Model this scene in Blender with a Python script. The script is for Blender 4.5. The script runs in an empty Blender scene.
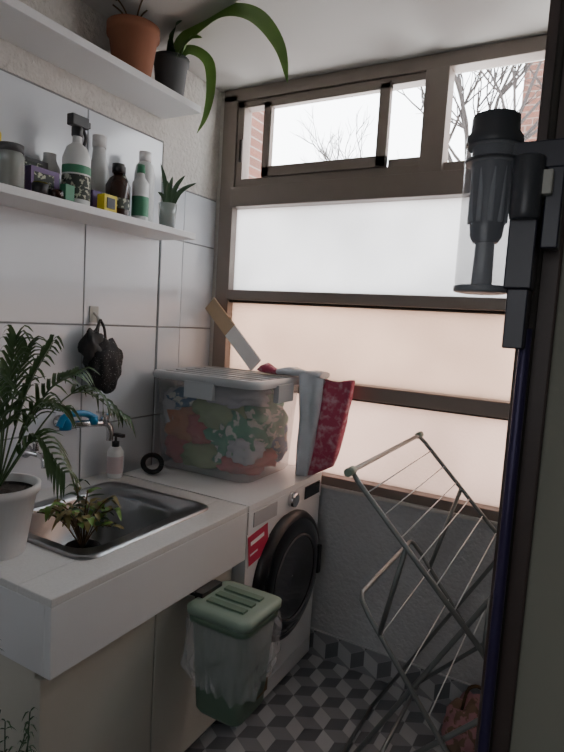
import bpy, bmesh, math, random
from mathutils import Vector, Matrix, noise
random.seed(7)
V=Vector
D=bpy.data
# ---------------------------------------------------------------- materials
def new(name):
    m=D.materials.new(name); m.use_nodes=True; nt=m.node_tree
    return m,nt,nt.nodes['Principled BSDF']
def mat(name,col,rough=.5,metal=0,noise_amt=0,nscale=20,bump=0,bscale=60,coat=0):
    m,nt,b=new(name)
    b.inputs['Base Color'].default_value=(*col,1); b.inputs['Roughness'].default_value=rough
    b.inputs['Metallic'].default_value=metal
    if coat: b.inputs['Coat Weight'].default_value=coat
    tc=nt.nodes.new('ShaderNodeTexCoord')
    if noise_amt:
        n=nt.nodes.new('ShaderNodeTexNoise'); n.inputs['Scale'].default_value=nscale; n.inputs['Detail'].default_value=5
        nt.links.new(tc.outputs['Object'],n.inputs['Vector'])
        mx=nt.nodes.new('ShaderNodeMix'); mx.data_type='RGBA'
        mx.inputs[6].default_value=(*[c*(1-noise_amt) for c in col],1); mx.inputs[7].default_value=(*[min(1,c*(1+noise_amt)) for c in col],1)
        nt.links.new(n.outputs['Fac'],mx.inputs[0]); nt.links.new(mx.outputs[2],b.inputs['Base Color'])
    if bump:
        n=nt.nodes.new('ShaderNodeTexNoise'); n.inputs['Scale'].default_value=bscale; n.inputs['Detail'].default_value=4
        nt.links.new(tc.outputs['Object'],n.inputs['Vector'])
        bp=nt.nodes.new('ShaderNodeBump'); bp.inputs['Strength'].default_value=bump; bp.inputs['Distance'].default_value=.01
        nt.links.new(n.outputs['Fac'],bp.inputs['Height']); nt.links.new(bp.outputs[0],b.inputs['Normal'])
    return m
def clear(name,col,fac,rough=.15):
    m,nt,b=new(name); b.inputs['Base Color'].default_value=(*col,1); b.inputs['Roughness'].default_value=rough
    t=nt.nodes.new('ShaderNodeBsdfTransparent'); mx=nt.nodes.new('ShaderNodeMixShader'); mx.inputs[0].default_value=fac
    out=nt.nodes['Material Output']
    nt.links.new(t.outputs[0],mx.inputs[1]); nt.links.new(b.outputs[0],mx.inputs[2]); nt.links.new(mx.outputs[0],out.inputs[0])
    return m
def frosted(name,col):
    m,nt,b=new(name)
    tr=nt.nodes.new('ShaderNodeBsdfTranslucent'); tr.inputs[0].default_value=(*col,1)
    gl=nt.nodes.new('ShaderNodeBsdfGlossy'); gl.inputs['Roughness'].default_value=.3
    mx=nt.nodes.new('ShaderNodeMixShader'); mx.inputs[0].default_value=.06
    tc=nt.nodes.new('ShaderNodeTexCoord'); n=nt.nodes.new('ShaderNodeTexVoronoi'); n.inputs['Scale'].default_value=90
    nt.links.new(tc.outputs['Object'],n.inputs['Vector'])
    n2=nt.nodes.new('ShaderNodeTexNoise'); n2.inputs['Scale'].default_value=2.2
    nt.links.new(tc.outputs['Object'],n2.inputs['Vector'])
    c=nt.nodes.new('ShaderNodeMix'); c.data_type='RGBA'; c.inputs[6].default_value=(*[x*.60 for x in col],1); c.inputs[7].default_value=(*[min(1,x*1.12) for x in col],1)
    nt.links.new(n2.outputs['Fac'],c.inputs[0]); nt.links.new(c.outputs[2],tr.inputs[0])
    bp=nt.nodes.new('ShaderNodeBump'); bp.inputs['Strength'].default_value=.3; bp.inputs['Distance'].default_value=.004
    nt.links.new(n.outputs['Distance'],bp.inputs['Height']); nt.links.new(bp.outputs[0],gl.inputs['Normal']); nt.links.new(bp.outputs[0],tr.inputs['Normal'])
    nt.links.new(tr.outputs[0],mx.inputs[1]); nt.links.new(gl.outputs[0],mx.inputs[2]); nt.links.new(mx.outputs[0],nt.nodes['Material Output'].inputs[0])
    return m
def brick(name):
    m,nt,b=new(name); t=nt.nodes.new('ShaderNodeTexBrick'); t.inputs['Scale'].default_value=4
    t.inputs['Color1'].default_value=(.15,.055,.035,1); t.inputs['Color2'].default_value=(.11,.045,.03,1); t.inputs['Mortar'].default_value=(.20,.16,.14,1)
    tc=nt.nodes.new('ShaderNodeTexCoord'); mp=nt.nodes.new('ShaderNodeMapping'); mp.inputs['Rotation'].default_value=(math.radians(90),0,0)
    nt.links.new(tc.outputs['Object'],mp.inputs[0]); nt.links.new(mp.outputs[0],t.inputs['Vector']); nt.links.new(t.outputs[0],b.inputs['Base Color'])
    b.inputs['Roughness'].default_value=.9
    return m
def pattern(name,c1,c2,scale,thr=.5,soft=.02):
    m,nt,b=new(name); tc=nt.nodes.new('ShaderNodeTexCoord')
    n=nt.nodes.new('ShaderNodeTexNoise'); n.inputs['Scale'].default_value=scale; n.inputs['Detail'].default_value=2
    nt.links.new(tc.outputs['Object'],n.inputs['Vector'])
    r=nt.nodes.new('ShaderNodeValToRGB'); r.color_ramp.elements[0].position=thr-soft; r.color_ramp.elements[1].position=thr+soft
    r.color_ramp.elements[0].color=(*c1,1); r.color_ramp.elements[1].color=(*c2,1)
    nt.links.new(n.outputs['Fac'],r.inputs[0]); nt.links.new(r.outputs[0],b.inputs['Base Color']); b.inputs['Roughness'].default_value=.75
    return m
tile=mat('ceramic_tile',(.64,.67,.71),.16,noise_amt=.03,nscale=3,bump=.06,bscale=9)
grout=mat('grout',(.28,.29,.30),.9)
plaster=mat('rough_plaster',(.58,.55,.51),.9,noise_amt=.12,nscale=70,bump=1.0,bscale=55)
plaster2=mat('wall_plaster',(.48,.50,.52),.9,noise_amt=.08,nscale=40,bump=.8,bscale=60)
ceilm=mat('ceiling_paint',(.56,.545,.52),.9,noise_amt=.02,nscale=5)
darkwall=mat('kitchen_wall',(.27,.27,.225),.9)
frame_m=mat('bronze_aluminium',(.23,.19,.165),.42,metal=.2,noise_amt=.08,nscale=12)
jambm=mat('painted_steel_jamb',(.065,.045,.04),.5)
frame_d=mat('dark_rubber',(.03,.025,.02),.7)
glass=clear('clear_glass',(.9,.95,.95),.06,.02)
f1=frosted('frosted_glass_a',(.78,.78,.78)); f2=frosted('frosted_glass_b',(.67,.54,.46)); f3=frosted('frosted_glass_c',(.65,.53,.47))
white=mat('white_laminate',(.66,.67,.68),.45,noise_amt=.03,nscale=4)
whitec=mat('cabinet_white',(.50,.49,.43),.5,noise_amt=.08,nscale=5)
edge=mat('laminate_edge',(.35,.33,.31),.7)
steel=mat('stainless_steel',(.34,.35,.36),.28,metal=1,bump=.03,bscale=120)
chrome=mat('chrome',(.6,.6,.62),.15,metal=1)
blue=mat('blue_plastic',(.01,.20,.42),.4)
black=mat('black_plastic',(.012,.012,.014),.35)
blackm=pattern('dotted_black_net',(.010,.010,.012),(.35,.35,.36),190,.68,.01)
rubber=mat('black_rubber',(.015,.015,.016),.6)
blackgl=mat('black_glass',(.006,.006,.008),.08,coat=.5)
dgrey=mat('dark_grey',(.07,.07,.075),.6)
mach=mat('machine_white',(.72,.74,.75),.3)
machg=mat('machine_grey',(.42,.43,.45),.35); ribg=mat('vacuum_rib',(.20,.21,.23),.4)
red=mat('red_label',(.50,.03,.08),.4); wht=mat('label_white',(.75,.75,.75),.5)
terra=mat('terracotta',(.28,.11,.06),.8,noise_amt=.15,nscale=15)
potgrey=mat('grey_pot',(.075,.08,.085),.6)
potwhite=mat('white_pot',(.62,.62,.62),.5)
soil=mat('soil',(.03,.02,.015),1,bump=1,bscale=80)
leafg=mat('leaf_green',(.12,.24,.04),.45,noise_amt=.3,nscale=12)
leafd=mat('leaf_dark',(.022,.06,.02),.5,noise_amt=.3,nscale=12)
palmm=mat('palm_green',(.04,.085,.025),.45,noise_amt=.35,nscale=12)
leafr=mat('leaf_red_green',(.20,.17,.06),.5,noise_amt=.5,nscale=18)
stemb=mat('stem_brown',(.10,.06,.03),.8)
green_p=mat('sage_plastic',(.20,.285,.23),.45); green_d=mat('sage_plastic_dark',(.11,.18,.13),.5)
brownl=mat('brown_label',(.15,.10,.05),.6)
rackm=mat('rack_steel',(.20,.22,.22),.4,metal=.6); rackcap=mat('rack_cap_green',(.20,.27,.22),.5); wire=mat('rack_wire',(.6,.62,.62),.4)
bagp=clear('plastic_film',(.74,.76,.79),.27,.22)
boxp=clear('container_plastic',(.55,.59,.61),.32,.22); lidp=mat('container_lid',(.42,.46,.49),.3)
woodm=mat('raw_board',(.42,.31,.2),.7,noise_amt=.15,nscale=10)
redbag=pattern('red_print_fabric',(.40,.06,.12),(.52,.28,.34),38,.56,.10)
whitebag=mat('white_film_bag',(.52,.57,.63),.35,noise_amt=.2,nscale=20)
redc=mat('red_cloth',(.42,.08,.07),.8); orangec=mat('orange_cloth',(.48,.17,.07),.8); greenc=pattern('green_print',(.04,.24,.14),(.50,.52,.46),24,.56)
limec=mat('olive_cloth',(.22,.30,.13),.8); purplec=mat('grey_cloth',(.42,.42,.46),.8); tealc=pattern('teal_print',(.06,.15,.28),(.5,.52,.5),30,.55)
t1=mat('floor_tile_light',(.46,.48,.50),.35); t2=mat('floor_tile_mid',(.27,.285,.305),.35); t3=mat('floor_tile_dark',(.14,.148,.165),.35)
ctr=mat('speckled_counter',(.62,.62,.61),.4,noise_amt=.12,nscale=160)
brown_b=mat('amber_bottle',(.03,.012,.008),.15); whitep=mat('white_bottle',(.66,.68,.68),.35); greenl=mat('green_label',(.05,.22,.12),.5)
yellow=mat('yellow_plastic',(.65,.52,.02),.45); purple=mat('purple_box',(.13,.07,.2),.5); labelt=pattern('printed_label',(.04,.05,.045),(.5,.52,.42),70,.56,.03)
glassj=clear('jar_glass',(.55,.6,.58),.45,.08); smoke=clear('smoke_plastic',(.40,.42,.46),.36,.08)
navy=mat('navy_plastic',(.018,.018,.032),.35); bricks=brick('brick'); indigo=mat('indigo_tube',(.04,.03,.09),.4,metal=.3)
vgrey=mat('vacuum_grey',(.05,.053,.062),.35)
bark=mat('bark',(.04,.032,.03),.9); pinkl=mat('pink_label',(.60,.50,.52),.5); cream=mat('cream_plastic',(.42,.42,.38),.5)
woven=pattern('woven_bag',(.20,.13,.09),(.4,.2,.22),30,.5)
# ---------------------------------------------------------------- mesh builder
def smooth_pts(pts,n=6):
    pts=[V(p) for p in pts]; out=[]
    for i in range(len(pts)-1):
        p0=pts[max(i-1,0)];p1=pts[i];p2=pts[i+1];p3=pts[min(i+2,len(pts)-1)]
        for k in range(n):
            t=k/n
            out.append(.5*((2*p1)+(p2-p0)*t+(2*p0-5*p1+4*p2-p3)*t*t+(3*p1-p0-3*p2+p3)*t**3))
    out.append(pts[-1]); return out
def rrect(cx,cy,w,h,r,n=5):
    pts=[]; r=min(r,w/2-1e-4,h/2-1e-4)
    for (sx,sy,a) in ((1,1,0),(-1,1,90),(-1,-1,180),(1,-1,270)):
        for k in range(n+1):
            t=math.radians(a+90*k/n); pts.append((cx+sx*(w/2-r)+r*math.cos(t),cy+sy*(h/2-r)+r*math.sin(t)))
    return pts
def dens(pts,n):
    out=[]
    for i in range(len(pts)):
        a=V((*pts[i],0)); b=V((*pts[(i+1)%len(pts)],0)); k=max(1,int((b-a).length/n))
        for j in range(k): q=a.lerp(b,j/k); out.append((q.x,q.y))
    return out
class M:
    def __init__(s): s.v=[];s.f=[];s.m=[];s.sm=[];s.mats=[]
    def mi(s,m):
        if m not in s.mats: s.mats.append(m)
        return s.mats.index(m)
    def face(s,idx,m,sm=False): s.f.append(idx); s.m.append(s.mi(m)); s.sm.append(sm)
    def box(s,x0,x1,y0,y1,z0,z1,m,R=None,c=None):
        b=len(s.v)
        ps=[V((x,y,z)) for x in (x0,x1) for y in (y0,y1) for z in (z0,z1)]
        if R is not None:
            c=V(c) if c is not None else V(((x0+x1)/2,(y0+y1)/2,(z0+z1)/2)); ps=[R@(p-c)+c for p in ps]
        s.v+=ps
        for q in ((0,1,3,2),(4,6,7,5),(0,4,5,1),(2,3,7,6),(0,2,6,4),(1,5,7,3)): s.face([b+i for i in q],m)
    def loft(s,loops,m,cap0=True,cap1=True,sm=True,closed=True):
        b=len(s.v); n=len(loops[0])
        for l in loops: s.v+=[V(p) for p in l]
        for i in range(len(loops)-1):
            for k in range(n if closed else n-1):
                k2=(k+1)%n
                mm=m[i] if isinstance(m,(list,tuple)) else m
                s.face([b+i*n+k,b+i*n+k2,b+(i+1)*n+k2,b+(i+1)*n+k],mm,sm)
        m0=m[0] if isinstance(m,(list,tuple)) else m; m1=m[-1] if isinstance(m,(list,tuple)) else m
        if cap0: s.face([b+k for k in range(n)],m0)
        if cap1: s.face([b+(len(loops)-1)*n+k for k in range(n)],m1)
    def lathe(s,c,prof,m,n=28,axis=(0,0,1),cap=True):
        ax=V(axis).normalized(); q=V((0,0,1)).rotation_difference(ax); c=V(c)
        loops=[[c+q@V((r*math.cos(2*math.pi*k/n),r*math.sin(2*math.pi*k/n),z)) for k in range(n)] for r,z in prof]
        s.loft(loops,m,cap,cap)
    def tube(s,pts,r,m,n=8,sm=0):
        pts=smooth_pts(pts,sm) if sm else [V(p) for p in pts]
        loops=[]; prev=None
        for i,p in enumerate(pts):
            t=(pts[min(i+1,len(pts)-1)]-pts[max(i-1,0)]).normalized()
            if prev is None: 
                a=V((0,0,1)) if abs(t.z)<.9 else V((1,0,0)); u=t.cross(a).normalized()
            else: u=(prev-t*prev.dot(t)).normalized()
            prev=u; w=t.cross(u)
            rr=r(i/(len(pts)-1)) if callable(r) else r
            loops.append([p+u*rr*math.cos(2*math.pi*k/n)+w*rr*math.sin(2*math.pi*k/n) for k in range(n)])
        s.loft(loops,m)
    def leaf(s,pts,w,m,sm=5,up=(0,0,1),fold=.25):
        pts=smooth_pts(pts,sm) if sm else [V(p) for p in pts]; b=len(s.v); N=len(pts); up=V(up)
        for i,p in enumerate(pts):
            t=(pts[min(i+1,N-1)]-pts[max(i-1,0)]).normalized(); sd=t.cross(up)
            sd=sd.normalized() if sd.length>1e-4 else V((1,0,0)); nn=sd.cross(t)
            f=i/(N-1); ww=w*(min(1,f*5+.25))*max(.02,(1-f**3))/2
            s.v+=[p+sd*ww+nn*ww*fold,p,p-sd*ww+nn*ww*fold]
        for i in range(N-1):
            a=b+3*i
            s.face([a,a+1,a+4,a+3],m,True); s.face([a+1,a+2,a+5,a+4],m,True)
    def blob(s,c,r,m,seed=0,amp=.25,freq=3,n=16):
        c=V(c); r=V(r); loops=[]
        for i in range(1,n):
            th=math.pi*i/n; l=[]
            for k in range(n*2):
                ph=math.pi*k/n; d=V((math.sin(th)*math.cos(ph),math.sin(th)*math.sin(ph),math.cos(th)))
                a=1+amp*noise.noise(d*freq+V((seed*7.3,seed,0)))*1.6
                l.append(c+V((d.x*r.x*a,d.y*r.y*a,d.z*r.z*a)))
            loops.append(l)
        s.loft(loops,m)
    def obj(s,name,bevel=0,seg=2,recalc=True,clampbox=None):
        if clampbox:
            (a0,a1),(b0,b1),(c0,c1)=clampbox
            s.v=[V((min(max(v.x,a0),a1),min(max(v.y,b0),b1),min(max(v.z,c0),c1))) for v in s.v]
        me=D.meshes.new(name); me.from_pydata([tuple(v) for v in s.v],[],s.f)
        for m in s.mats: me.materials.append(m)
        for p,mi,sm in zip(me.polygons,s.m,s.sm): p.material_index=mi; p.use_smooth=sm
        if recalc:
            bm=bmesh.new(); bm.from_mesh(me); bmesh.ops.recalc_face_normals(bm,faces=bm.faces); bm.to_mesh(me); bm.free()
        me.update(); o=D.objects.new(name,me); bpy.context.collection.objects.link(o)
        if bevel:
            q=o.modifiers.new('b','BEVEL'); q.width=bevel; q.segments=seg; q.limit_method='ANGLE'; q.angle_limit=math.radians(50)
        return o
# ---------------------------------------------------------------- room
Yw=2.204; ZC=2.527
def clip(poly,x0,x1,y0,y1):
    for ax,val,sg in ((0,x0,1),(0,x1,-1),(1,y0,1),(1,y1,-1)):
        out=[]
        for i in range(len(poly)):
            a=poly[i]; b=poly[(i+1)%len(poly)]
            ia=sg*(a[ax]-val)>=0; ib=sg*(b[ax]-val)>=0
            if ia: out.append(a)
            if ia!=ib:
                t=(val-a[ax])/(b[ax]-a[ax]); out.append((a[0]+(b[0]-a[0])*t,a[1]+(b[1]-a[1])*t))
        poly=out
        if not poly: break
    return poly
def rhombs(x0,x1,y0,y1,R,conv,mm):
    h=R*math.sqrt(3)
    y=y0-R; row=0
    while y<y1+R:
        x=x0-h+(h/2 if row%2 else 0)
        while x<x1+h:
            c=(x,y); P=[(x+R*math.cos(math.radians(90+60*k)),y+R*math.sin(math.radians(90+60*k))) for k in range(6)]
            for (a,b,d),tm in (((0,1,2),t3),((2,3,4),t2),((4,5,0),t1)):
                q=[c,P[a],P[b],P[d]]
                mx=sum(p[0] for p in q)/4; my=sum(p[1] for p in q)/4
                qq=[(mx+(p[0]-mx)*.985,my+(p[1]-my)*.985) for p in q]
                cl=clip(qq,x0,x1,y0,y1)
                if len(cl)>=3:
                    b0=len(mm.v); mm.v+=[V(conv(*p)) for p in cl]; mm.face(list(range(b0,b0+len(cl))),tm)
            x+=h
        y+=1.5*R; row+=1
m=M(); m.box(-.1,2.7,-1.6,2.4,-.1,-.002,t2); rhombs(0,2.6,-.2,Yw,.07,lambda a,b:(a,b,0),m); m.obj('floor',recalc=False)
m=M(); m.box(-.1,2.7,-1.6,2.4,ZC,ZC+.1,ceilm); m.obj('ceiling')
m=M(); m.box(-.12,0,-1.6,2.4,0,ZC,grout)
zs=[0,.285,.665,1.05,1.43,1.81,2.19]
ys=[-1.6,-1.3,-.91,-.52,-.13,.26,.65,1.04,1.43,1.82]
g=.003
for i in range(len(zs)-1):
    for j in range(len(ys)-1): m.box(0,.006,ys[j]+g,ys[j+1]-g,zs[i]+g,zs[i+1]-g,tile)
for z0,z1 in ((0,.285),(.285,.665),(.665,1.05),(1.05,1.43),(1.43,1.81),(1.81,2.03)):
    m.box(0,.009,1.828,1.967,z0+g,z1-g,tile); m.box(0,.006,1.973,2.2,z0+g,z1-g,tile)
m.box(0,.006,-1.6,1.823,2.193,ZC,plaster); m.box(0,.006,1.823,2.204,2.033,ZC,plaster)
m.obj('wall_left',bevel=.0015)
m=M(); m.box(0,2.3,Yw,Yw+.15,0,.79,plaster2); m.box(-.0,.03,Yw,Yw+.15,.79,ZC,plaster); m.box(2.1,2.3,Yw,Yw+.15,.79,ZC,plaster2)
m.obj('wall_back')
m=M(); rhombs(.0,2.2,.0,.115,.07,lambda a,b:(a,Yw-.012,b),m); m.box(0,2.2,Yw-.011,Yw,0,.118,t1); m.obj('baseboard_back',recalc=False)
m=M(); m.box(2.2,2.3,1.1,2.35,0,ZC,plaster2); m.obj('wall_right')
m=M(); m.box(1.587,2.6,1.0,1.1,0,ZC,darkwall); m.obj('wall_partition')
m=M(); m.box(2.6,2.7,-1.6,1.1,0,ZC,darkwall); m.obj('wall_kitchen')
m=M(); m.box(-.12,2.7,-1.7,-1.6,0,ZC,white); m.obj('wall_rear')
m=M(); m.box(1.532,1.587,.985,1.115,0,ZC,jambm); m.box(1.548,1.56,.978,.985,0,ZC,frame_d); m.obj('trim_1',bevel=.004)
# window
m=M()
Y0,Y1=Yw-.012,Yw+.06
def fr(x0,x1,z0,z1,y0=Y0,y1=Y1,mm=frame_m): m.box(x0,x1,y0,y1,z0,z1,mm)
fr(.03,.105,.79,2.50); fr(.03,2.1,2.47,2.525); fr(2.04,2.1,.79,2.5)
fr(.105,2.04,1.995,2.085,Y0-.02); fr(.105,2.04,2.09,2.125,Y0+.01)
fr(.105,2.04,1.572,1.618,Y0-.015); fr(.105,2.04,1.182,1.240,Y0-.02); fr(.03,2.1,.79,.83,Y0-.01)
fr(.105,2.04,1.56,1.571,Y0+.01,mm=frame_d); fr(.105,2.04,1.17,1.181,Y0+.01,mm=frame_d)
fr(.105,.14,2.12,2.47,Y0+.01); fr(.105,1.06,2.44,2.47,Y0+.01)
fr(.975,1.065,2.085,2.47,Y0-.01)
fr(.25,.29,2.125,2.45,Y0+.0,Y0+.03); fr(.79,.835,2.125,2.45,Y0,Y0+.03); fr(.25,.835,2.125,2.17,Y0,Y0+.03); fr(.25,.835,2.425,2.455,Y0,Y0+.03)
fr(.835,.975,2.12,2.16,Y0+.03); fr(1.40,1.46,2.085,2.47,Y0-.01)
m.box(.1,2.05,Yw+.03,Yw+.036,2.08,2.48,glass)
m.box(.1,2.05,Yw+.03,Yw+.036,1.61,2.0,f1); m.box(.1,2.05,Yw+.03,Yw+.036,1.235,1.575,f2); m.box(.1,2.05,Yw+.03,Yw+.036,.82,1.185,f3)
m.box(.125,.14,Y0+.0,Y0+.012,2.2,2.3,frame_d)
m.obj('window_1',bevel=.003)
m=M(); m.box(.03,2.1,Yw-.03,Yw,.775,.79,ceilm); m.obj('trim_2',bevel=.003)
# outside
m=M(); m.box(-1.6,-.49,3.0,3.4,-1,8,bricks); m.obj('brick_pillar_outside')
m=M(); m.box(.76,3.5,6,9,-4,4.1,bricks)
for zz in (1.6,3.0): m.box(1.1,1.6,5.97,6,zz,zz+.8,dgrey)
m.obj('brick_building_outside')
m=M()
def branch(p,d,L,r,lev):
    pts=[p]; q=V(p); dd=V(d).normalized()
    for k in range(4):
        dd=(dd+V((random.uniform(-.25,.25),random.uniform(-.1,.1),random.uniform(-.15,.2)))).normalized(); q=q+dd*L/4; pts.append(q.copy())
    m.tube(pts,lambda t:r*(1-.6*t),bark,5)
    if lev>0:
        for k in range(4):
            b=pts[random.choice((1,2,3,4))]; branch(b,dd+V((random.uniform(-1,1),random.uniform(-.2,.2),random.uniform(-.2,.7))),L*.6,r*.55,lev-1)
branch(V((.55,5.2,-1.5)),(0.0,0,1),4.2,.06,0)
for k in range(6): branch(V((.55,5.2,2.6)),(random.uniform(-.6,.7),0,1),1.2,.028,3)
m.obj('bare_tree_outside')
m=M()
for k in range(4): branch(V((-2.0,8,2.9)),(random.uniform(-.3,.3),0,1),.9,.024,3)
branch(V((-2.0,8,-3)),(0,0,1),5.9,.08,0)
m.obj('bare_tree_outside')
# ---------------------------------------------------------------- sink cabinet
m=M(); XC=.667
A0,A1,B0,B1=.15,.55,.98,1.46
y0,y1=.787,1.576
for x_0,x_1,y_0,y_1 in ((.0075,A0,y0,y1),(A1,XC,y0,y1),(A0,A1,y0,B0),(A0,A1,B1,y1)): m.box(x_0,x_1,y_0,y_1,.832,.852,ctr)
m.box(.645,XC,y0,y1,.663,.832,white); m.box(.0075,.645,y0,y0+.02,.663,.832,white); m.box(.0075,.645,y1-.02,y1,.663,.832,white)
m.box(.01,.60,y0+.012,y0+.03,.08,.663,whitec); m.box(.01,.60,y1-.03,y1-.012,.08,.663,whitec); m.box(.01,.03,y0+.03,y1-.03,.08,.6,whitec)
m.box(.03,.60,y0+.03,y1-.03,.08,.1,whitec); m.box(.05,.56,y0+.03,y1-.03,0,.08,dgrey)
m.box(.60,.622,y0+.01,1.178,.09,.640,whitec); m.box(.60,.622,1.184,y1-.01,.09,.640,whitec)
m.box(.03,.60,y0+.03,y1-.03,.64,.655,edge)
m.obj('sink_cabinet',bevel=.0025)
m=M()
def rl(cx,cy,w,h,r,z): return [(x,y,z) for x,y in rrect(cx,cy,w,h,r,6)]
cx,cy=.35,1.223; c2=1.185
loops=[rl(cx,cy,.47,.545,.05,.853),rl(cx,cy,.465,.54,.05,.858),rl(cx,cy,.44,.515,.05,.859),rl(cx,cy,.43,.505,.05,.856),rl(cx,c2,.37,.39,.07,.856),rl(cx,c2,.36,.38,.07,.845),rl(cx,c2,.33,.35,.07,.70),rl(cx,c2,.28,.30,.06,.685),rl(cx,c2,.08,.08,.039,.68)]
m.loft(loops,steel,False,True); m.lathe((cx,c2,.68),[(.035,.001),(.03,.004),(.02,.002)],dgrey)
m.obj('kitchen_sink')
# washing machine
m=M(); XM=.664; a,b=1.59,2.165
m.box(.07,XM-.02,a,b,.03,.825,mach); m.box(.06,XM,a-.001,b+.001,.828,.85,mach); m.box(XM-.022,XM,a,b,.745,.826,mach)
m.box(XM-.022,XM-.004,a,b,.10,.742,mach); m.box(XM-.022,XM-.004,a,b,.03,.096,mach)
for yy in (a+.05,b-.05):
    for xx in (.12,.6): m.lathe((xx,yy,0),[(.022,0),(.022,.03)],black,12)
m.box(XM,XM+.004,a+.03,a+.19,.765,.818,machg); m.box(XM,XM+.003,a+.42,b-.02,.765,.818,blackgl)
m.lathe((XM,1.895,.797),[(.03,0),(.028,.022),(.02,.026),(.001,.026)],chrome,24,(1,0,0))
dc=(XM-.006,1.893,.492)
m.lathe(dc,[(.254,0),(.256,.015),(.247,.032),(.227,.038)],black,48,(1,0,0),False)
m.lathe(dc,[(.227,.038),(.208,.047),(.18,.05),(.14,.046),(.07,.038),(.002,.034)],blackgl,48,(1,0,0),False)
m.lathe((dc[0]+.004,dc[1],dc[2]),[(.170,.046),(.165,.051),(.160,.046)],dgrey,48,(1,0,0),False)
m.box(XM+.028,XM+.045,2.095,2.118,.43,.55,black)
R=Matrix.Rotation(math.radians(8),3,'X')
m.box(XM-.003,XM-.001,1.594,1.74,.63,.75,wht,R); m.box(XM-.001,XM+.0005,1.598,1.73,.635,.745,red,R); m.box(XM+.0005,XM+.001,1.61,1.70,.705,.72,wht,R); m.box(XM+.0005,XM+.001,1.61,1.66,.665,.672,wht,R)
m.obj('washing_machine',bevel=.004)
# storage container
m=M(); bx,by=.305,1.950
def rl2(w,h,r,z): return [(x,y,z) for x,y in rrect(bx,by,w,h,r,5)]
m.loft([rl2(.44,.35,.05,.854),rl2(.46,.36,.05,.87),rl2(.50,.385,.05,1.215),rl2(.525,.405,.05,1.22),rl2(.525,.405,.05,1.24)],boxp,True,False)
m.loft([rl2(.53,.408,.05,1.225),rl2(.54,.415,.05,1.240),rl2(.525,.405,.05,1.254),rl2(.48,.36,.04,1.256),rl2(.47,.35,.04,1.246)],lidp,False,True)
for yy in (-.13,-.065,0,.065,.13): m.box(bx-.23,bx+.23,by+yy-.01,by+yy+.01,1.246,1.254,lidp)
m.box(bx+.255,bx+.278,by-.06,by+.06,1.165,1.235,lidp); m.box(bx-.07,bx+.07,by-.212,by-.195,1.165,1.23,lidp)
nb=M(); nb.mats=m.mats
cl=[((.17,1.90,1.03),(.10,.12,.13),orangec),((.33,1.86,1.10),(.12,.08,.09),limec),((.40,1.90,1.00),(.12,.12,.12),greenc),((.44,2.00,1.08),(.10,.12,.12),greenc),((.15,1.88,.93),(.08,.10,.07),redc),((.17,1.92,1.14),(.11,.14,.06),tealc),((.36,1.92,1.17),(.16,.13,.05),purplec),((.27,1.86,.92),(.15,.08,.06),limec),((.25,2.03,1.02),(.20,.10,.15),purplec),((.43,1.95,.91),(.10,.16,.05),redc),((.26,1.84,1.03),(.07,.06,.07),redc),((.47,1.86,.97),(.06,.09,.06),purplec),((.12,1.84,1.10),(.06,.06,.08),purplec),((.44,2.07,.98),(.08,.07,.10),tealc)]
for i,(c,r,mm) in enumerate(cl): nb.blob(c,r,mm,i+1,.28,2.6)
for v in nb.v:
    f=(v.z-.86)/.355; hx=.222+.022*f; hy=.172+.014*f
    v.x=bx+max(-hx,min(hx,v.x-bx)); v.y=by+max(-hy,min(hy,v.y-by)); v.z=max(.866,min(1.21,v.z))
off=len(m.v); m.v+=nb.v; m.f+=[[i+off for i in f] for f in nb.f]; m.m+=nb.m; m.sm+=nb.sm
m.obj('storage_container')
# board leaning on the lid
m=M()
p0=V((.045,2.135,1.55)); p1=V((.331,2.115,1.282)); d=(p1-p0).normalized(); sd=d.cross(V((0,1,0))).normalized(); th=V((0,.005,0))
def plank(a,b,w,mm): m.loft([[p+sd*w-th,p-sd*w-th,p-sd*w+th,p+sd*w+th] for p in (a,b)],mm,sm=False)
q=p0+(p1-p0)*.45
plank(p0,q,.036,woodm); plank(q,p1,.036,wht); m.obj('wooden_board',bevel=.002)
# shopping bag
m=M()
def bagloop(z,x0,x1,yc,w,seed):
    l=[]; N=48
    for k in range(N):
        t=2*math.pi*k/N; cxx=(x0+x1)/2; hw=(x1-x0)/2
        x=cxx+hw*math.copysign(abs(math.cos(t))**.6,math.cos(t)); y=yc+w*math.copysign(abs(math.sin(t))**.8,math.sin(t))
        nn=noise.noise(V((x*18,z*6,seed)))*.035
        l.append((x,y+nn*(1 if math.sin(t)<0 else 0),z+noise.noise(V((x*9,seed,3)))*.03*(z-.85)/.4))
    return l
zz=[(.852,.605,.66,.03),(.90,.60,.74,.035),(.94,.60,.755,.038),(.98,.60,.765,.04),(1.03,.60,.775,.04),(1.08,.60,.785,.04),(1.13,.60,.79,.036),(1.18,.60,.80,.032),(1.265,.60,.81,.022)]
m.loft([bagloop(z,x0,x1,2.105,w,1.3) for z,x0,x1,w in zz],redbag,True,False)
m.loft([bagloop(z,x0,x1,2.045,w,4.3) for z,x0,x1,w in ((.852,.595,.65,.02),(.90,.598,.66,.022),(.95,.60,.668,.025),(1.0,.60,.675,.028),(1.05,.60,.68,.03),(1.10,.60,.685,.03),(1.15,.60,.69,.03),(1.20,.60,.695,.024),(1.275,.59,.70,.014))],whitebag,True,False)
nk=20
def flop(i):
    x=.36+.017*i; e=(.3,.7,.9)[i] if i<3 else 1
    out=[]
    for k in range(16):
        t=k*math.pi/8
        out.append(V((x,2.09+.05*e*math.cos(t)+.012*noise.noise(V((x*20,t,1))),1.274+.016*e*math.sin(t)+.022*noise.noise(V((x*16,t*.6,2)))*(1 if math.sin(t)>0 else 0))))
    return out
m.loft([flop(i) for i in range(nk)],[redbag]*7+[whitebag]*(nk-8))
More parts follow.
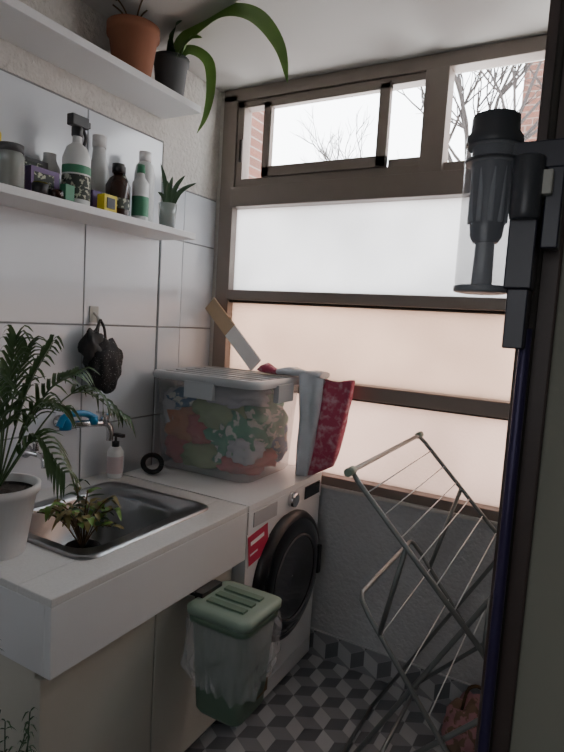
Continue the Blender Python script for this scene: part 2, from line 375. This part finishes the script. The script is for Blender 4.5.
m.obj('shopping_bag',clampbox=((.2,.83),(1.9,2.165),(.852,1.4)))
# trash can
m=M(); tx,ty=.785,1.345
def rt(w,h,r,z,amp=0,seed=0):
    out=[]; pts=rrect(tx,ty,w,h,r,6)
    if amp: pts=dens(rrect(tx,ty,.2,.2,.035,6),.004); sc=w/.2
    for x,y in pts:
        if amp:
            dx,dy=x-tx,y-ty; L=math.hypot(dx,dy)
            n_=(abs(noise.noise(V((x*42,y*42,z*11))))*1.6-.35+.6*noise.noise(V((x*18,y*18,z*24+5))))*amp; x=tx+dx*sc+dx/L*n_; y=ty+dy*sc+dy/L*n_
        out.append((x,y,z))
    return out
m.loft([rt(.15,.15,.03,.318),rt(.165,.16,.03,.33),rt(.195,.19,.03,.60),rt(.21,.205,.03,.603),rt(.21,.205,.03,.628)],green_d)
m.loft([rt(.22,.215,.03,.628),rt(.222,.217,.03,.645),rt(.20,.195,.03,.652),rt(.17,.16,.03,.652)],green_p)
for k in (-1,0,1): m.box(tx-.065,tx+.065,ty+k*.045-.012,ty+k*.045+.012,.652,.658,green_d)
m.box(.672,.70,ty-.05,ty+.05,.60,.665,black); m.box(.624,.676,ty-.05,ty+.05,.650,.660,black)
def pouf(z):
    f=(z-.41)/.20; return .194+.022*math.sin(min(1,max(0,f))*math.pi)+.022*f
m.loft([rt(pouf(z),0,.035,z,.034*(1-.7*(z-.41)/.2)) for z in [.41+.005*i for i in range(41)]],bagp,False,False)
m.box(.868,.8695,1.36,1.42,.36,.40,brownl)
m.obj('trash_can')
# drying rack
m=M(); r=.0072
def bar(a,b): m.tube([a,b],r,rackm,10)
def frame2(top,bot,ya,yb,rr=r):
    (xa,za),(xb,zb)=top,bot
    def P(t,y): return V((xa+(xb-xa)*t,y,za+(zb-za)*t))
    m.tube([P(1,ya),P(.5,ya),P(.06,ya),P(.015,ya+.008),P(0,ya+.03),P(0,yb-.03),P(.015,yb-.008),P(.06,yb),P(.5,yb),P(1,yb)],rr,rackm,10)
    return P
P=frame2((1.094,1.09),(1.50,.68),1.41,2.08)
for k in range(1,8): m.tube([P(k/8,1.41),P(k/8,2.08)],.002,wire,5)
bar(P(1,1.41),P(1,2.08))
for yy in (1.41,2.08): m.lathe(P(0,yy)-V((0,.02,0)),[(.012,0),(.012,.04)],rackcap,12,(0,1,0))
Q=frame2((1.136,.735),(1.72,.01),1.43,1.95); bar(Q(1,1.43),Q(1,1.95))
for k in range(1,4): m.tube([Q(k/8,1.43),Q(k/8,1.95)],.002,wire,5)
S=frame2((1.50,.86),(1.02,.012),1.47,2.0); bar(S(1,1.47),S(1,2.0))
T=frame2((1.50,.52),(1.20,.20),1.45,1.97); bar(T(1,1.45),T(1,1.97))
bar(P(.95,1.41),S(0.05,1.47)); bar(P(.95,2.08),S(.05,2.0)); bar(P(.42,1.41),Q(.12,1.43)); bar(P(.42,2.08),Q(.12,1.95))
m.obj('clothes_drying_rack')
m=M(); m.blob((1.40,1.98,.10),(.10,.10,.10),woven,3,.25,3); m.tube([(1.36,1.95,.17),(1.38,1.93,.27),(1.42,1.95,.27),(1.43,1.98,.17)],.006,stemb,6,4); m.obj('woven_basket',clampbox=((1.2,1.6),(1.8,2.18),(0,.4)))
# shelves
m=M(); m.box(.0075,.204,-.6,1.809,2.276,2.302,white); m.obj('wall_shelf',bevel=.002)
m=M(); m.box(.0075,.204,-.6,1.809,1.790,1.814,white); m.obj('wall_shelf',bevel=.002)
def pot(m,c,rt_,rb,h,pm,lip=.02):
    m.lathe(c,[(rb,0),(rt_*.95,h-lip),(rt_*1.03,h-lip),(rt_*1.04,h),(rt_*.93,h),(rt_*.9,h-.02)],pm,32,cap=False)
    m.lathe(c,[(.001,.001),(rb,0)],pm,32); m.lathe(c,[(rt_*.91,h-.02),(.001,h-.016)],soil,32)
m=M(); pot(m,(.12,1.52,2.303),.088,.062,.175,terra,.035)
for e in ((.16,1.40,2.51),(.2,1.5,2.51),(.1,1.44,2.52),(.26,1.42,2.50)): m.tube([(.12,1.52,2.45),V((.12,1.52,2.45)).lerp(V(e),.5)+V((0,0,.02)),e],.003,stemb,6,4)
m.leaf([(.16,1.40,2.5),(.2,1.32,2.51),(.22,1.26,2.49)],.03,leafd); m.leaf([(.26,1.42,2.5),(.28,1.40,2.50),(.3,1.36,2.47)],.03,leafd)
m.obj('terracotta_potted_plant')
m=M(); pot(m,(.115,1.725,2.303),.068,.05,.155,potgrey)
b0=(.12,1.725,2.44); LU=(.45,-.9,.35)
m.leaf([b0,(.2,1.69,2.48),(.34,1.65,2.502),(.48,1.60,2.49),(.62,1.55,2.42),(.73,1.51,2.30),(.77,1.5,2.19)],.085,leafg,6,up=LU,fold=.35)
m.leaf([b0,(.18,1.75,2.49),(.25,1.78,2.45),(.27,1.78,2.35),(.25,1.78,2.25),(.21,1.78,2.19)],.045,leafg,6,up=LU)
m.leaf([b0,(.17,1.67,2.49),(.22,1.62,2.505),(.27,1.60,2.51)],.05,leafd,6,up=LU)
m.leaf([b0,(.2,1.70,2.47),(.26,1.66,2.48),(.33,1.64,2.46)],.04,leafg,6,up=LU)
m.obj('potted_strap_leaf_plant')
# lower shelf things
Z=1.815
m=M(); c=(.13,1.28,Z)
m.lathe(c,[(.042,0),(.044,.01),(.044,.15),(.032,.185),(.014,.20),(.014,.225)],whitep); m.lathe(c,[(.0448,.02),(.0448,.095)],labelt,cap=False); m.lathe(c,[(.0449,.10),(.0449,.125)],greenl,cap=False)
m.lathe((.13,1.28,Z+.22),[(.018,0),(.018,.03)],black,16); m.box(.115,.145,1.25,1.315,Z+.25,Z+.285,black); m.box(.124,.136,1.31,1.33,Z+.258,Z+.278,black); m.tube([(.13,1.30,Z+.255),(.13,1.315,Z+.225),(.13,1.305,Z+.195)],.006,black,6,4)
m.obj('spray_bottle',bevel=.003)
m=M(); m.lathe((.135,1.455,Z),[(.040,0),(.042,.008),(.042,.105),(.03,.13),(.016,.14),(.016,.15)],brown_b); m.lathe((.135,1.455,Z+.15),[(.021,0),(.021,.03),(.001,.03)],black,20); m.lathe((.135,1.455,Z),[(.0425,.025),(.0425,.06)],labelt,cap=False); m.obj('amber_bottle')
m=M(); m.lathe((.14,1.56,Z),[(.028,0),(.030,.008),(.030,.14),(.014,.16),(.012,.18)],whitep); m.lathe((.14,1.56,Z),[(.0305,.02),(.0305,.09)],greenl,cap=False); m.lathe((.14,1.56,Z+.175),[(.015,0),(.013,.03),(.001,.03)],greenl,16); m.obj('cleaner_bottle')
m=M(); m.lathe((.085,1.635,Z),[(.036,0),(.038,.008),(.038,.19),(.032,.225),(.018,.24)],whitep); m.lathe((.085,1.635,Z+.24),[(.022,0),(.022,.035),(.001,.035)],wht,16); m.obj('white_bottle')
m=M(); m.lathe((.048,1.445,Z),[(.034,0),(.036,.008),(.036,.16),(.024,.20),(.02,.25)],whitep); m.lathe((.048,1.445,Z+.24),[(.024,0),(.024,.04),(.001,.04)],wht,16); m.obj('white_bottle')
m=M(); m.lathe((.055,1.54,Z),[(.03,0),(.031,.008),(.031,.15),(.02,.17)],labelt); m.lathe((.055,1.54,Z+.17),[(.02,0),(.02,.03),(.001,.03)],dgrey,16); m.obj('cleaner_bottle')
m=M(); m.box(.155,.19,1.345,1.400,Z,Z+.055,yellow); m.box(.19,.193,1.355,1.39,Z+.01,Z+.045,black); m.obj('tape_measure',bevel=.008,seg=3)
m=M(); m.lathe((.13,1.72,Z),[(.03,0),(.037,.10),(.034,.10),(.03,.085),(.001,.08)],glassj,24)
m.lathe((.13,1.72,Z+.004),[(.027,0),(.031,.06),(.001,.06)],soil,20)
for k,(dx,dy,h) in enumerate(((-.02,-.02,.25),(.03,.05,.22),(-.02,.05,.15),(.02,-.03,.18),(.05,.09,.20),(-.02,-.03,.14),(.0,.02,.21))):
    m.leaf([(.13,1.72,Z+.05),(.13+dx*.5,1.72+dy*.4,Z+.05+h*.5),(.13+dx*1.2,1.72+dy*1.1,Z+h)],.022,leafd,4,up=(1,-.6,.1))
m.obj('glass_of_cuttings')
m=M(); m.box(.10,.15,1.10,1.20,Z,Z+.085,purple); m.box(.15,.151,1.11,1.18,Z+.01,Z+.07,labelt); m.obj('carton_box',bevel=.002)
m=M(); m.box(.06,.095,1.09,1.20,Z,Z+.12,dgrey); m.box(.095,.096,1.10,1.18,Z+.06,Z+.11,labelt); m.obj('carton_box',bevel=.002)
m=M(); m.lathe((.15,1.035,Z),[(.035,0),(.037,.01),(.037,.09),(.03,.11),(.001,.11)],glassj); m.lathe((.15,1.035,Z+.1),[(.034,0),(.034,.022),(.001,.022)],dgrey); m.lathe((.15,1.035,Z+.005),[(.03,0),(.031,.07),(.001,.07)],brownl,20); m.obj('glass_jar')
m=M(); m.lathe((.045,1.04,Z),[(.03,0),(.03,.17),(.02,.19),(.001,.19)],yellow); m.lathe((.045,1.04,Z),[(.0305,.03),(.0305,.12)],greenl,cap=False); m.obj('yellow_can')
m=M(); m.lathe((.045,1.245,Z),[(.03,0),(.032,.008),(.032,.12),(.02,.145),(.02,.165),(.001,.165)],whitep); m.lathe((.045,1.245,Z),[(.0325,.03),(.0325,.09)],greenl,cap=False); m.obj('white_bottle')
m=M(); m.lathe((.045,1.345,Z),[(.03,0),(.03,.08),(.001,.08)],whitep,24); m.lathe((.045,1.345,Z+.08),[(.031,0),(.031,.02),(.001,.02)],wht,24); m.obj('white_jar')
m=M(); m.lathe((.178,1.11,Z),[(.022,0),(.024,.03),(.001,.034)],black,20); m.lathe((.178,1.11,Z+.034),[(.02,0),(.001,.003)],yellow,20); m.obj('small_tin')
m=M(); m.lathe((.178,1.165,Z),[(.022,0),(.022,.024),(.001,.028)],brown_b,20); m.obj('small_tin')
m=M(); m.box(.165,.19,1.19,1.225,Z,Z+.05,greenl); m.obj('small_box',bevel=.002)
m=M(); m.box(.105,.135,1.345,1.385,Z,Z+.07,purple); m.obj('small_box',bevel=.002)
# hook with mesh bag
m=M(); m.box(.0075,.012,1.455,1.495,1.44,1.50,cream); m.tube([(.012,1.475,1.475),(.03,1.475,1.46),(.035,1.475,1.44),(.045,1.475,1.455)],.005,cream,8,4); m.obj('wall_hook',bevel=.002)
m=M()
m.tube([(.045,1.475,1.452),(.05,1.455,1.42),(.05,1.44,1.38)],.005,rubber,6,4); m.tube([(.045,1.475,1.452),(.05,1.49,1.42),(.05,1.50,1.36)],.005,rubber,6,4); m.tube([(.045,1.475,1.452),(.04,1.47,1.42),(.05,1.46,1.36)],.005,rubber,6,4)
m.blob((.055,1.49,1.285),(.042,.080,.10),blackm,5,.14,2.5,24); m.blob((.05,1.435,1.35),(.03,.045,.065),rubber,9,.3,2.5)
m.obj('mesh_bag',clampbox=((.01,.3),(1,2),(1,2)))
# taps
m=M()
m.lathe((.0075,1.33,1.085),[(.024,0),(.024,.006),(.012,.012),(.012,.06)],chrome,20,(1,0,0))
m.tube([(.06,1.33,1.085),(.09,1.36,1.085),(.10,1.42,1.08),(.105,1.46,1.075),(.11,1.475,1.05),(.11,1.475,1.01)],.013,chrome,10,5)
m.lathe((.105,1.45,1.085),[(.016,-.01),(.016,.03),(.001,.032)],chrome,16); m.box(.07,.14,1.443,1.457,1.11,1.118,chrome)
m.tube([(.085,1.27,1.085),(.09,1.285,1.115),(.095,1.32,1.125),(.10,1.37,1.12),(.105,1.41,1.10)],.012,blue,8,5); m.lathe((.08,1.30,1.07),[(.020,0),(.024,.035),(.02,.045),(.001,.047)],blue,16); m.lathe((.105,1.40,1.08),[(.016,0),(.016,.03)],blue,14)
m.obj('wall_tap')
m=M(); m.lathe((.0075,1.20,1.0),[(.022,0),(.022,.006),(.011,.012),(.011,.07)],chrome,20,(1,0,0)); m.tube([(.075,1.20,1.0),(.10,1.20,.99),(.105,1.20,.96)],.011,chrome,10,4); m.lathe((.06,1.20,1.01),[(.01,0),(.01,.025),(.02,.03),(.001,.034)],chrome,14); m.obj('wall_tap')
m=M(); c=(.085,1.53,.853); m.lathe(c,[(.028,0),(.03,.008),(.03,.10),(.02,.118),(.011,.122)],whitep); m.lathe(c,[(.0304,.02),(.0304,.085)],pinkl,cap=False)
m.lathe((c[0],c[1],c[2]+.12),[(.014,0),(.014,.02),(.005,.022),(.005,.045)],black,14); m.box(c[0]-.006,c[0]+.04,c[1]-.008,c[1]+.008,c[2]+.16,c[2]+.172,black); m.obj('soap_dispenser')
m=M(); m.tube([(.15+.048*math.cos(t),1.665+.01*math.sin(t),.892+.032*math.sin(t)) for t in [i*2*math.pi/24 for i in range(25)]],.010,rubber,8); m.obj('rubber_hose')
# sink plant
m=M(); pot(m,(.36,1.14,.70),.05,.038,.08,dgrey)
for k in range(22):
    a=random.uniform(0,6.28); L=random.uniform(.05,.15); h=random.uniform(.03,.15)
    e=V((.36+L*math.cos(a)*.9,1.16+L*math.sin(a)*1.1,.79+h)); bb=V((.36,1.14,.77)); mid=bb.lerp(e,.5)+V((0,0,.035)); m.tube([bb,mid,e],.0022,stemb,5,3)
    for j in range(6):
        p=mid.lerp(e,j/5); aa=random.uniform(0,6.28); l2=random.uniform(.035,.055); dn=random.uniform(-.03,.01)
        m.leaf([p,p+V((l2*.5*math.cos(aa),l2*.5*math.sin(aa),.006)),p+V((l2*math.cos(aa),l2*math.sin(aa),dn))],.022,random.choice((leafr,leafg,leafr,leafd)),3)
m.obj('potted_herb')
# palm
m=M(); pc=(.355,.868,.853); pot(m,pc,.098,.066,.18,potwhite)
base=V((.355,.868,1.02))
def frond(e,arch,L=.10,w=.011,mm=palmm,b=None,st=6):
    b=b or base; e=V(e); mid=b.lerp(e,.55)+V((0,0,arch)); pts=smooth_pts([b,mid,e],8); m.tube(pts,lambda t:.003*(1-.6*t),mm,5)
    N=len(pts)
    for i in range(st,N):
        f=(i-st)/(N-st); t=(pts[min(i+1,N-1)]-pts[i-1]).normalized(); sd=t.cross(V((0,0,1))).normalized()
        for sg in (-1,1):
            l=L*(1-.35*f)*random.uniform(.85,1.15); p=pts[i]; q=p+sd*sg*l*.65+t*l*.7
            m.leaf([p,p.lerp(q,.5)+V((0,0,.012)),q-V((0,0,random.uniform(.01,.045)))],w,mm,3,up=(.3,-.3,1))
for e,ar,L in (((.42,1.22,1.17),.15,.08),((.36,1.10,1.30),.07,.1),((.28,1.0,1.37),.05,.11),((.52,.93,1.08),.10,.1),((.42,.80,1.3),.06,.11),((.25,.85,1.35),.04,.11),((.2,1.0,1.30),.06,.1),((.40,.98,1.38),.05,.1),((.45,.98,1.22),.08,.1),((.33,.93,1.40),.03,.1)):
    frond(e,ar,L,st=8 if e[1]>1.2 else 5)
m.obj('potted_palm')
# floor plant
m=M(); fc=(.66,.60,0); pot(m,fc,.12,.09,.24,terra)
for k in range(22):
    a=random.uniform(0,6.28); L=random.uniform(.02,.12); h=random.uniform(.5,.82)
    e=V((fc[0]+.04+L*math.cos(a),fc[1]+L*math.sin(a)*.8+.05,h)); bb=V((fc[0],fc[1],.22)); pts=smooth_pts([bb,bb.lerp(e,.5)+V((random.uniform(-.03,.03),random.uniform(-.03,.03),0)),e],8); m.tube(pts,.0013,leafd,5)
    for j in range(6,len(pts)):
        for _ in range(2):
            p=pts[j]; aa=random.uniform(0,6.28); l2=random.uniform(.012,.025)
            m.leaf([p,p+V((l2*.5*math.cos(aa),l2*.5*math.sin(aa),.004)),p+V((l2*math.cos(aa),l2*math.sin(aa),-.008))],.004,leafd,2)
m.obj('potted_asparagus_fern')
# vacuum
m=M(); vx,vy,dz=1.480,.93,-.042
m.lathe((vx,vy,1.60+dz),[(.038,0),(.041,.01),(.041,.215),(.038,.22)],smoke,32)
m.lathe((vx,vy,1.592+dz),[(.030,0),(.042,.002),(.042,.012)],ribg,32)
for zz in (.215,.19): m.lathe((vx,vy,1.60+dz+zz),[(.0415,0),(.0425,.002),(.0415,.006)],vgrey,32)
m.lathe((vx,vy,1.815+dz),[(.043,0),(.042,.014),(.036,.022),(.035,.046),(.02,.05),(.001,.05)],vgrey,32)
m.lathe((vx,vy,1.67+dz),[(.018,0),(.024,.01),(.028,.05),(.032,.145)],navy,28)
for k in range(10):
    a=k*math.pi/5; m.box(vx+.026*math.cos(a)-.004,vx+.026*math.cos(a)+.004,vy+.026*math.sin(a)-.004,vy+.026*math.sin(a)+.004,1.70+dz,1.80+dz,ribg)
m.lathe((vx,vy,1.602+dz),[(.016,0),(.014,.08)],ribg,20)
m.box(vx+.036,vx+.075,vy-.024,vy+.026,1.60+dz,1.79+dz,navy); m.box(vx+.03,vx+.105,vy-.018,vy+.018,1.775+dz,1.815+dz,navy); m.box(vx+.080,vx+.104,vy-.016,vy+.016,1.66+dz,1.79+dz,navy)
m.lathe((vx+.056,vy-.024,1.70+dz),[(.020,0),(.022,.01),(.022,.09),(.001,.095)],vgrey,24)
m.box(vx+.042,vx+.072,vy-.022,vy+.026,1.51+dz,1.60+dz,navy)
m.lathe((vx+.070,vy+.022,.55),[(.009,0),(.009,.95)],indigo,20)
m.box(vx+.058,vx+.09,vy-.03,vy+.052,1.735+dz,1.770+dz,cream)
m.box(vx+.0,vx+.13,vy-.05,vy+.05,.40,.48,black)
m.box(vx+.05,vx+.085,vy-.02,vy+.02,0,.56,dgrey)
m.obj('cordless_stick_vacuum',bevel=.003)
# ---------------------------------------------------------------- light
w=D.worlds.new('World'); bpy.context.scene.world=w; w.use_nodes=True; nt=w.node_tree; bg=nt.nodes['Background']
tc=nt.nodes.new('ShaderNodeTexCoord'); sx=nt.nodes.new('ShaderNodeSeparateXYZ'); nt.links.new(tc.outputs['Generated'],sx.inputs[0])
rp=nt.nodes.new('ShaderNodeValToRGB'); nt.links.new(sx.outputs['Z'],rp.inputs[0])
rp.color_ramp.elements[0].position=0; rp.color_ramp.elements[0].color=(.80,.79,.79,1); rp.color_ramp.elements[1].position=.6; rp.color_ramp.elements[1].color=(.86,.93,1,1)
nt.links.new(rp.outputs[0],bg.inputs[0]); bg.inputs[1].default_value=12.8
L=D.lights.new('kitchen_fill','AREA'); L.shape='RECTANGLE'; L.size=1.2; L.size_y=1.0; L.energy=8; L.color=(.95,.97,1)  # weak fill added behind the camera, stands in for unseen kitchen daylight
lo=D.objects.new('kitchen_fill',L); bpy.context.collection.objects.link(lo); lo.location=(1.5,-1.5,1.7); lo.rotation_euler=(math.radians(85),0,0)
# ---------------------------------------------------------------- camera
yaw,pi_,ro=.511,.099,.060
fw=V((-math.sin(yaw)*math.cos(pi_),math.cos(yaw)*math.cos(pi_),-math.sin(pi_))); ri=V((math.cos(yaw),math.sin(yaw),0)); up=ri.cross(fw)
r2=ri*math.cos(ro)+up*math.sin(ro); u2=-ri*math.sin(ro)+up*math.cos(ro)
mt=Matrix(((r2.x,u2.x,-fw.x,1.652),(r2.y,u2.y,-fw.y,0),(r2.z,u2.z,-fw.z,1.49),(0,0,0,1)))
cam=D.cameras.new('camera'); co=D.objects.new('camera',cam); bpy.context.collection.objects.link(co); co.matrix_world=mt
cam.sensor_fit='HORIZONTAL'; cam.sensor_width=36; cam.lens=560.5*36/564; cam.clip_start=.02
bpy.context.scene.camera=co
